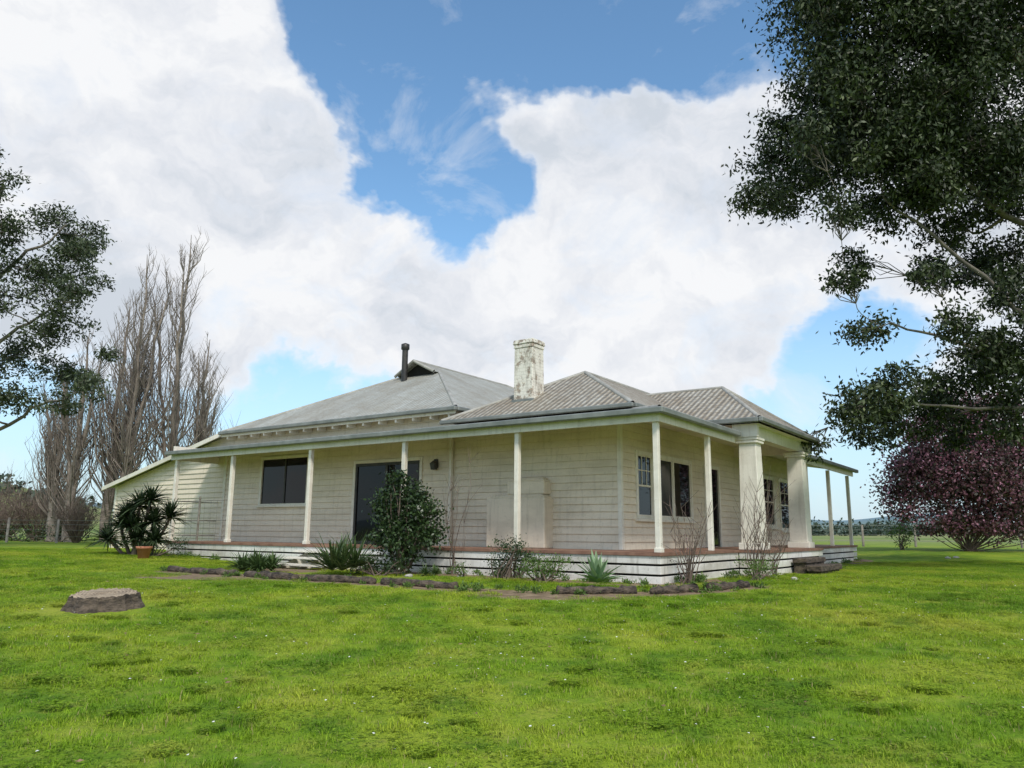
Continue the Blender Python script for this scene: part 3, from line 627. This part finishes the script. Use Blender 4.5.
def poplar(x,y,h,sp,seed):
    z0=float(gz(x,y)); E_=empty('poplar_tree',(x,y,z0)); T=Tubes(6); TT=Tubes(3); r=np.random.default_rng(seed)
    nl=r.integers(3,5); 
    for s in range(nl):
        a=r.uniform(0,6.28); top=np.array([math.cos(a)*sp*0.6*(s>0),math.sin(a)*sp*0.6*(s>0),h*(1-0.09*s)])
        P=[np.array([0.12*s,0,-0.1])]+[top*t*np.array([t**0.6,t**0.6,1])+r.normal(size=3)*0.06 for t in np.linspace(0.08,1,12)]
        R=[0.20*(1-t)**0.8*(1-0.2*s)+0.012 for t in np.linspace(0,1,13)]; T.add(P,R)
        nb=36
        for k in range(nb):
            t=r.uniform(0.10,0.93); i=min(int(t*12),11); p=P[i]+(P[i+1]-P[i])*(t*12-i)
            L=h*r.uniform(0.14,0.36)*(1.15-t)+0.5; aa=r.uniform(0,6.28); out=r.uniform(0.25,0.62)
            e=p+L*np.array([math.cos(aa)*out,math.sin(aa)*out,1.0]); mid=p+(e-p)*0.4+np.array([math.cos(aa),math.sin(aa),-0.3])*L*0.09
            Q=[p,mid,p+(e-p)*0.72,e]; r0=0.014+0.008*L
            TT.add(Q,[r0,r0*0.75,r0*0.5,0.006])
            for j in range(11):
                tt=r.uniform(0.2,1.0); q=p+(e-p)*tt; l2=L*r.uniform(0.15,0.42)*(1.2-tt*0.5); ab=r.uniform(0,6.28); o2=r.uniform(0.25,0.8)
                e2=q+l2*np.array([math.cos(ab)*o2,math.sin(ab)*o2,1.0]); TT.add([q,(q+e2)/2+r.normal(size=3)*0.03*l2,e2],[0.010,0.007,0.004])
    T.obj('trunk',M['greybark'],E_); TT.obj('branches',M['greybark'],E_)
for i,(x,y,h,sp) in enumerate(((-24.0,41,9.0,2.2),(-22.6,40,11.2,2.4),(-21.2,41,13.2,2.4),(-19.9,40,15.4,2.6),(-18.1,41,17.0,3.0),(-17.0,42,11.2,2.0))): poplar(x,y,h,sp,20+i)

def shrub(name,x,y,clumps,mat,n,l,w,down=0.0,stems=5,sub=10,bark='twig',tight=0.3):
    z0=float(gz(x,y)); E_=empty(name,(x,y,z0)); LV=Leaves(); T=Tubes(5)
    for (cx,cy,cz,r) in clumps:
        cs=LV.clump((cx,cy,cz),r,int(n*r*r),l,w,down,sub,0.85,tight)
        for q in cs[:stems]: T.add(curve((random.uniform(-.12,.12),random.uniform(-.12,.12),-0.05),q,5,0.06),[0.022,0.018,0.014,0.010,0.005])
    T.obj('stems',M[bark],E_); LV.obj('foliage',M[mat],E_); return E_
shrub('camellia_bush',-2.40,17.4,[(0,0,1.35,.5),(-.35,0,1.6,.36),(.4,0,1.45,.42),(.1,0,1.85,.36),(-.25,0,.85,.42),(.35,0,.85,.48),(0,-.2,.5,.42),(.6,0,1.1,.36),(-.1,-.2,2.1,.22),(-.4,0,1.15,.36),(0,0,1.1,.5)],'camleaf',5200,0.085,0.05,stems=3,sub=14)
shrub('flowering_magnolia_tree',18.6,32,[(0,0,2.6,1.7),(-1.7,0,2.9,1.2),(1.6,0,2.6,1.5),(-.9,0,4.2,1.2),(.9,0,4.7,1.3),(0,0,5.6,1.0),(-2.4,0,2.0,.9),(2.4,0,4.0,1.3),(-1.2,-.4,1.3,.9),(.9,-.4,1.2,1.0),(3.4,0,2.6,1.3),(2.4,0,1.3,.9),(-1.8,0,3.7,1.0),(3.4,0,4.4,1.1),(1.9,0,5.8,1.0),(-.2,-.4,3.4,1.4),(-2.7,0,3.0,.8),(0,-.3,1.2,.8),(3.2,-.2,1.2,.9),(-1.4,0,5.0,.8),(4.6,0,3.6,1.4),(4.6,0,1.8,1.2)],'redleaf',1900,0.15,0.085,stems=3,sub=18)
shrub('garden_shrub',0.1,15.95,[(0,0,.38,.3),(-.25,0,.3,.25),(.25,0,.35,.25)],'camleaf',6200,0.05,0.025)
shrub('garden_shrub',0.62,15.0,[(0,0,.34,.34),(.25,0,.28,.26),(-.25,0,.24,.24)],'lime',6600,0.045,0.024)
shrub('garden_shrub',-0.15,15.6,[(0,0,.5,.30),(.2,0,.62,.25)],'camleaf',5200,0.05,0.025)
shrub('garden_shrub',4.9,16.2,[(0,0,.25,.3),(.5,.5,.2,.25)],'lime',4400,0.05,0.025)
shrub('garden_shrub',-2.8,16.7,[(0,0,.25,.3),(-.35,0,.2,.22),(.4,0,.2,.25)],'camleaf',5600,0.06,0.03)
shrub('garden_shrub',-10.1,22.2,[(0,0,.35,.35),(.6,0,.3,.3),(-.5,0,.3,.3)],'camleaf',4200,0.06,0.03)
shrub('garden_shrub',16.4,33,[(0,0,.6,.5),(.3,0,1.0,.35)],'lime',1900,0.11,0.05)
shrub('garden_shrub',-1.0,16.5,[(0,0,.18,.2)],'lime',7200,0.05,0.02)
def weeds(name,lst,mat,hh):
    E_=empty(name,(0,15,0)); LV=Leaves()
    for (x,y,s) in lst: LV.clump((x,y-15,float(gz(x,y))+s*hh),s,int(9000*s*s)+25,0.06,0.022,-0.8,5,.6,.35)
    LV.obj('foliage',M[mat],E_)
wl_=[]
for i in range(46):
    uu=random.uniform(0,16); p=C0+uu*Ld+random.uniform(-.5,-.12)*Rd; wl_.append((p[0],p[1],random.uniform(.06,.14)))
for i in range(26):
    vv=random.uniform(0,16); p=C0+vv*Rd+(random.uniform(-.45,-.12)-(0.75 if 4<vv<9.5 else 0))*Ld; wl_.append((p[0],p[1],random.uniform(.06,.15)))
for i in range(60):
    k=random.randint(0,len(edge)-2); p=edge[k]+(edge[k+1]-edge[k])*random.random()+rng.normal(size=2)*.25; wl_.append((p[0],p[1],random.uniform(.05,.10)))
weeds('low_weeds',wl_,'lime',.3)

def rosette(name,x,y,heads,mat,n,L,w,droop,trunk=True,zoff=0.0,up=0.2):
    z0=float(gz(x,y))+zoff; E_=empty(name,(x,y,z0)); v=[];f=[];rn=[]; T=Tubes(6); has=False
    for (hx,hy,hz) in heads:
        if trunk and hz>0.15: T.add(curve((hx*0.3,hy*0.3,-0.05),(hx,hy,hz),5,0.04),[.06,.05,.045,.045,.04]); has=True
        for i in range(n):
            a=random.uniform(0,6.28); el=random.uniform(up,1.45); l=L*random.uniform(.65,1.15); c=np.array([hx,hy,hz]); dh=np.array([math.cos(a),math.sin(a),0]); s=np.array([-math.sin(a),math.cos(a),0])
            b0=len(v); K=6; q=random.random(); dr=droop*random.uniform(.5,1.4)
            for k in range(K):
                t=k/(K-1); p=c+dh*l*t*math.cos(el)+np.array([0,0,1])*(l*t*math.sin(el)-dr*l*t*t); ww=w*(1-t)**0.6*(0.6+0.9*t if t<.4 else 0.96)*0.5+0.001
                fold=np.array([0,0,ww*0.5]); v+=[p-s*ww+fold,p,p+s*ww+fold]
            for k in range(K-1):
                f+=[(b0+3*k,b0+3*k+1,b0+3*k+4,b0+3*k+3),(b0+3*k+1,b0+3*k+2,b0+3*k+5,b0+3*k+4)]; rn+=[q,q]
    np_mesh('leaves',v,f,M[mat],rnd=rn,parent=E_)
    if has: T.obj('trunk',M['twig'],E_)
    return E_
rosette('yucca_plant',-10.6,22.3,[(0,0,1.35),(-.5,.1,.8),(.45,0,.9),(.1,-.2,.45),(-.8,0,.4),(.85,.1,1.05),(-.3,0,1.1),(.6,-.2,.4),(-.1,-.2,.8),(.3,0,1.5)],'yucca',130,.72,.065,.3,up=-0.2)
rosette('yucca_plant',-3.55,16.7,[(0,0,.1),(.25,.1,.15),(-.2,0,.1)],'strap',80,.98,.055,.2,up=0.25)
rosette('agave_plant',1.5,13.7,[(0,0,.10)],'agave',50,.56,.12,.10,False,up=0.25)
rosette('agapanthus_plant',-5.75,17.9,[(0,0,.02),(.35,0,.02),(-.35,.1,.02),(.15,-.2,.02),(-.1,.2,.02)],'strap',120,.66,.045,.45,False,up=0.5)
rosette('agapanthus_plant',-1.8,16.8,[(0,0,.02),(.2,0,.02)],'strap',60,.38,.03,.5,False,up=0.5)
def twigs(name,x,y,h,w,n,mat='twig',thick=0.008):
    z0=float(gz(x,y)); E_=empty(name,(x,y,z0)); T=Tubes(4)
    for i in range(n):
        a=random.uniform(0,6.28); e=np.array([math.cos(a)*w*random.uniform(.3,1),math.sin(a)*w*random.uniform(.3,1),h*random.uniform(.55,1)])
        P=curve((random.uniform(-.06,.06),random.uniform(-.06,.06),-.03),e,6,.07); T.add(P,[thick*q for q in (1.4,1.2,1,.8,.6,.35)])
        for j in range(5):
            q=P[random.randint(2,5)]; d=rng.normal(size=3)*w*.35; d[2]=abs(d[2])+.12*h; T.add([q,q+d*.5,q+d],[thick*.6,thick*.45,thick*.25])
    T.obj('stems',M[mat],E_); return E_
twigs('rose_bush',3.35,14.85,1.45,.42,13); twigs('rose_bush',5.3,17.0,1.9,.6,16); twigs('rose_bush',-1.25,17.5,2.5,.4,6); twigs('rose_bush',6.0,18.1,1.2,.5,10)
shrub('garden_shrub',3.3,14.9,[(0,0,.3,.25),(.1,0,.7,.3)],'redleaf',500,0.045,0.02,stems=2)
for (x,y,h,w) in ((-29,45,2.5,2.2),(-26.5,44,2.4,2.0),(-31.5,46,2.6,2.2),(-24.6,43,2.2,1.5),(-28,42,1.6,1.5),(-21,38,2.0,1.2)): twigs('bare_scrub',x,y,h,w,80,thick=0.018)
for (x,y,h) in ((-29.5,43,.9),(-26,42,.9),(-32,45,1.1),(-23,40,.8)): shrub('scrub_bush',x,y,[(0,0,h*.5,h),(1.3,0,h*.45,h*.8),(-1.3,0,h*.5,h*.8)],'camleaf',420,0.13,0.06)
def pot(x,y):
    z0=float(gz(x,y)); T=Tubes(20); T.add([(0,0,0),(0,0,.0),(0,0,.26),(0,0,.26),(0,0,.33),(0,0,.33),(0,0,.27)],[.01,.13,.18,.205,.21,.18,.17]); E_=empty('terracotta_pot',(x,y,z0)); T.obj('pot',M['terracotta'],E_)
    T2=Tubes(12); T2.add([(0,0,.285),(0,0,.29)],[.175,.01]); T2.obj('pot_soil',M['soil'],E_)
pot(-9.8,21.1); rosette('potted_plant',-9.8,21.1,[(0,0,.02)],'yucca',30,.35,.025,.4,False,zoff=.28)
def stones(name,lst):
    v=[];f=[]
    for (x,y,s) in lst:
        z0=float(gz(x,y)); bm=bmesh.new(); bmesh.ops.create_icosphere(bm,subdivisions=2,radius=1); b0=len(v)
        k=rng.uniform(.6,1.2,3)
        for q in bm.verts:
            j=1+0.12*math.sin(q.co.x*5+x*3)+0.1*math.sin(q.co.y*6+y)+random.uniform(-.05,.05); v.append((x+q.co.x*s*k[0]*j,y+q.co.y*s*k[1]*j,z0+s*.15+q.co.z*s*.5*k[2]*j))
        for q in bm.faces: f.append(tuple(b0+a.index for a in q.verts))
        bm.free()
    np_mesh(name,v,f,M['stone'])
stones('garden_stones',[(-2.1,16.5,.13),(-1.05,16.6,.08),(15.4,27.8,.12),(15.8,28,.10),(5.9,16.5,.1)])

def fence(name,pts,sp,h,wires):
    E_=empty(name,(pts[0][0],pts[0][1],0)); o0=np.array([pts[0][0],pts[0][1],0]); T=Tubes(6); Wt=Tubes(3)
    for i in range(len(pts)-1):
        a=np.array(pts[i],float);b=np.array(pts[i+1],float); n_=int(np.linalg.norm(b-a)/sp); prev=None
        for k in range(n_+1):
            p=a+(b-a)*k/n_; z=float(gz(*p)); q=np.array([p[0],p[1],z])-o0; hh=h*random.uniform(.92,1.06)
            T.add([q-np.array([0,0,.1]),q+np.array([random.uniform(-.02,.02),0,hh]),q+np.array([0,0,hh+.01])],[.06,.055,.002])
            if prev is not None:
                for w_ in wires: Wt.add([prev+np.array([0,0,w_]),q+np.array([0,0,w_])],[.009,.009])
            prev=q
    T.obj('posts',M['fence'],E_); Wt.obj('wires',M['gutter'],E_)
fence('wire_fence',[(13,41),(26,40),(50,42)],2.6,1.15,(.3,.6,.85,1.08))
fence('wire_fence',[(-16,36),(-24,37.5),(-40,39)],2.6,1.1,(.3,.6,.85,1.05))
LV=Leaves()
for i in range(190):
    t=random.uniform(0.3,1.25); d=random.uniform(230,330); s=random.uniform(1.6,4.0)*random.choice((.6,1,1)); x=t*d; z=float(gz(x,d)); LV.clump((x,d,z+s*.6),s,90,1.3,.8,0,8)
for i in range(60):
    t=random.uniform(-1.2,-.72) if i<40 else random.uniform(-.72,-.55); d=random.uniform(150,260); s=random.uniform(1.8,4); x=t*d; z=float(gz(x,d)); LV.clump((x,d,z+s*.6),s,90,1.5,.9,0,8)
LV.obj('distant_tree_line',leafmat('distant_leaves',[(0,(0.025,0.045,0.03)),(1,(0.07,0.10,0.07))]))

# ------------------------------------------------------------ WORLD
wd=bpy.data.worlds.new('World'); scene.world=wd; wd.use_nodes=True; nt=wd.node_tree; nt.nodes.clear()
SUN_EL=math.radians(48); SUN_AZ=math.radians(165)
sky=N(nt,'ShaderNodeTexSky',sky_type='NISHITA'); sky.sun_disc=False; sky.sun_elevation=SUN_EL; sky.sun_rotation=SUN_AZ; sky.air_density=1.0; sky.dust_density=0.5; sky.ozone_density=1.6
bg=N(nt,'ShaderNodeBackground'); nt.links.new(mixc(nt,1.0,sky.outputs[0],(1.05,1.32,1.36),'MULTIPLY'),bg.inputs[0]); bg.inputs[1].default_value=0.15
tc=N(nt,'ShaderNodeTexCoord'); dirv=tc.outputs['Generated']
nz=N(nt,'ShaderNodeTexNoise'); nz.inputs['Scale'].default_value=5.5; nz.inputs['Detail'].default_value=5; nz.inputs['Roughness'].default_value=.6; nt.links.new(dirv,nz.inputs['Vector'])
sb=N(nt,'ShaderNodeVectorMath',operation='SUBTRACT'); nt.links.new(nz.outputs['Color'],sb.inputs[0]); sb.inputs[1].default_value=(.5,.5,.5)
ad=N(nt,'ShaderNodeVectorMath',operation='MULTIPLY_ADD'); nt.links.new(sb.outputs[0],ad.inputs[0]); ad.inputs[1].default_value=(.20,.20,.20); nt.links.new(dirv,ad.inputs[2])
wv_=ad.outputs[0]
blobs=[(-.66,.66,.16),(-.50,.72,.15),(-.38,.58,.10),(-.54,.50,.18),(-.33,.45,.08),(-.62,.36,.12),(-.24,.30,.11),(-.38,.29,.11),(-.06,.28,.13),(.10,.32,.14),(.25,.43,.12),(.12,.52,.10),(.02,.60,.07),(.32,.52,.08),(.29,.32,.13),(.02,.22,.11),(.20,.50,.09),(.50,.40,.13),(.66,.15,.09),(-.15,.40,.06),(.17,.22,.09),(.75,.6,.2),
(-.16,.62,-.12),(-.14,.48,-.06),(.24,.70,-.13),(.07,.75,-.12),(.38,.20,-.09),(.48,.25,-.08),(-.095,.385,-.06),(-.03,.46,-.06),(-.72,.55,-.09),(-.27,.17,-.07),(-.30,.74,-.07)]
tot=None
for (a,e,r) in blobs:
    v=Vector((a,1,e)).normalized()
    d=N(nt,'ShaderNodeVectorMath',operation='DISTANCE'); nt.links.new(wv_,d.inputs[0]); d.inputs[1].default_value=v
    q=math_(nt,'DIVIDE',d.outputs['Value'],abs(r)*0.97); q=math_(nt,'POWER',q,2.2); q=math_(nt,'EXPONENT',math_(nt,'MULTIPLY',q,-1.0))
    if r<0: q=math_(nt,'MULTIPLY',q,-0.8)
    tot=q if tot is None else math_(nt,'ADD',tot,q)
tot=math_(nt,'MINIMUM',tot,0.86)
sxyz=N(nt,'ShaderNodeSeparateXYZ'); nt.links.new(dirv,sxyz.inputs[0])
back=ramp(nt,math_(nt,'MULTIPLY_ADD',sxyz.outputs[1],-0.5,0.5),[(0.28,0.0),(0.45,1.0)])
bk=math_(nt,'MULTIPLY',back,ramp(nt,noise(nt,dirv,1.8,4,.55),[(0.42,0.0),(0.6,1.0)]))  # unseen clouds behind the camera, added for the light they give
tot=math_(nt,'MAXIMUM',tot,bk)
fb=noise(nt,mapping(nt,dirv,(1,1,1.5)),6.5,8,.62,0.4)
dens=math_(nt,'ADD',tot,math_(nt,'MULTIPLY_ADD',fb,2.0,-1.0))
al=ramp(nt,dens,[(0.08,0.0),(0.32,0.30),(0.52,0.80),(0.80,1.0)])
shd=noise(nt,mapping(nt,wv_,(1,1,1.7)),4.2,6,.58)
cc=ramp(nt,shd,[(0.34,(0.58,0.64,0.72)),(0.45,(0.76,0.79,0.85)),(0.56,(0.93,0.94,0.96))])
cc=mixc(nt,ramp(nt,dens,[(0.45,0.75),(0.8,0.15)]),cc,(0.94,0.95,0.97))
cb_=N(nt,'ShaderNodeBackground'); nt.links.new(cc,cb_.inputs[0]); cb_.inputs[1].default_value=1.0
hz=N(nt,'ShaderNodeBackground'); hz.inputs[0].default_value=(0.62,0.76,0.90,1); hz.inputs[1].default_value=0.97
mh=N(nt,'ShaderNodeMixShader'); nt.links.new(ramp(nt,sxyz.outputs[2],[(0.0,0.9),(0.10,0.6),(0.30,0.0)]),mh.inputs[0]); nt.links.new(bg.outputs[0],mh.inputs[1]); nt.links.new(hz.outputs[0],mh.inputs[2])
mx=N(nt,'ShaderNodeMixShader'); nt.links.new(al,mx.inputs[0]); nt.links.new(mh.outputs[0],mx.inputs[1]); nt.links.new(cb_.outputs[0],mx.inputs[2])
wo=N(nt,'ShaderNodeOutputWorld'); nt.links.new(mx.outputs[0],wo.inputs[0])
sl=bpy.data.lights.new('sun','SUN'); sl.energy=3.0; sl.angle=math.radians(8); sl.color=(1,.95,.86); so=bpy.data.objects.new('sun',sl); COL.objects.link(so)
sd=Vector((math.sin(SUN_AZ)*math.cos(SUN_EL),math.cos(SUN_AZ)*math.cos(SUN_EL),math.sin(SUN_EL))); so.rotation_euler=sd.to_track_quat('Z','Y').to_euler(); so.location=(0,-10,30)

# ------------------------------------------------------------ CAMERA
cd=bpy.data.cameras.new('camera'); cd.lens=36*771/1024; cd.sensor_width=36; cd.clip_end=6000; cd.clip_start=0.05
co=bpy.data.objects.new('camera',cd); COL.objects.link(co)
co.matrix_world=Matrix.Translation((0,0,0.93))@Matrix.Rotation(math.radians(90+10.87),4,'X')@Matrix.Rotation(math.radians(0.5),4,'Z')
scene.camera=co
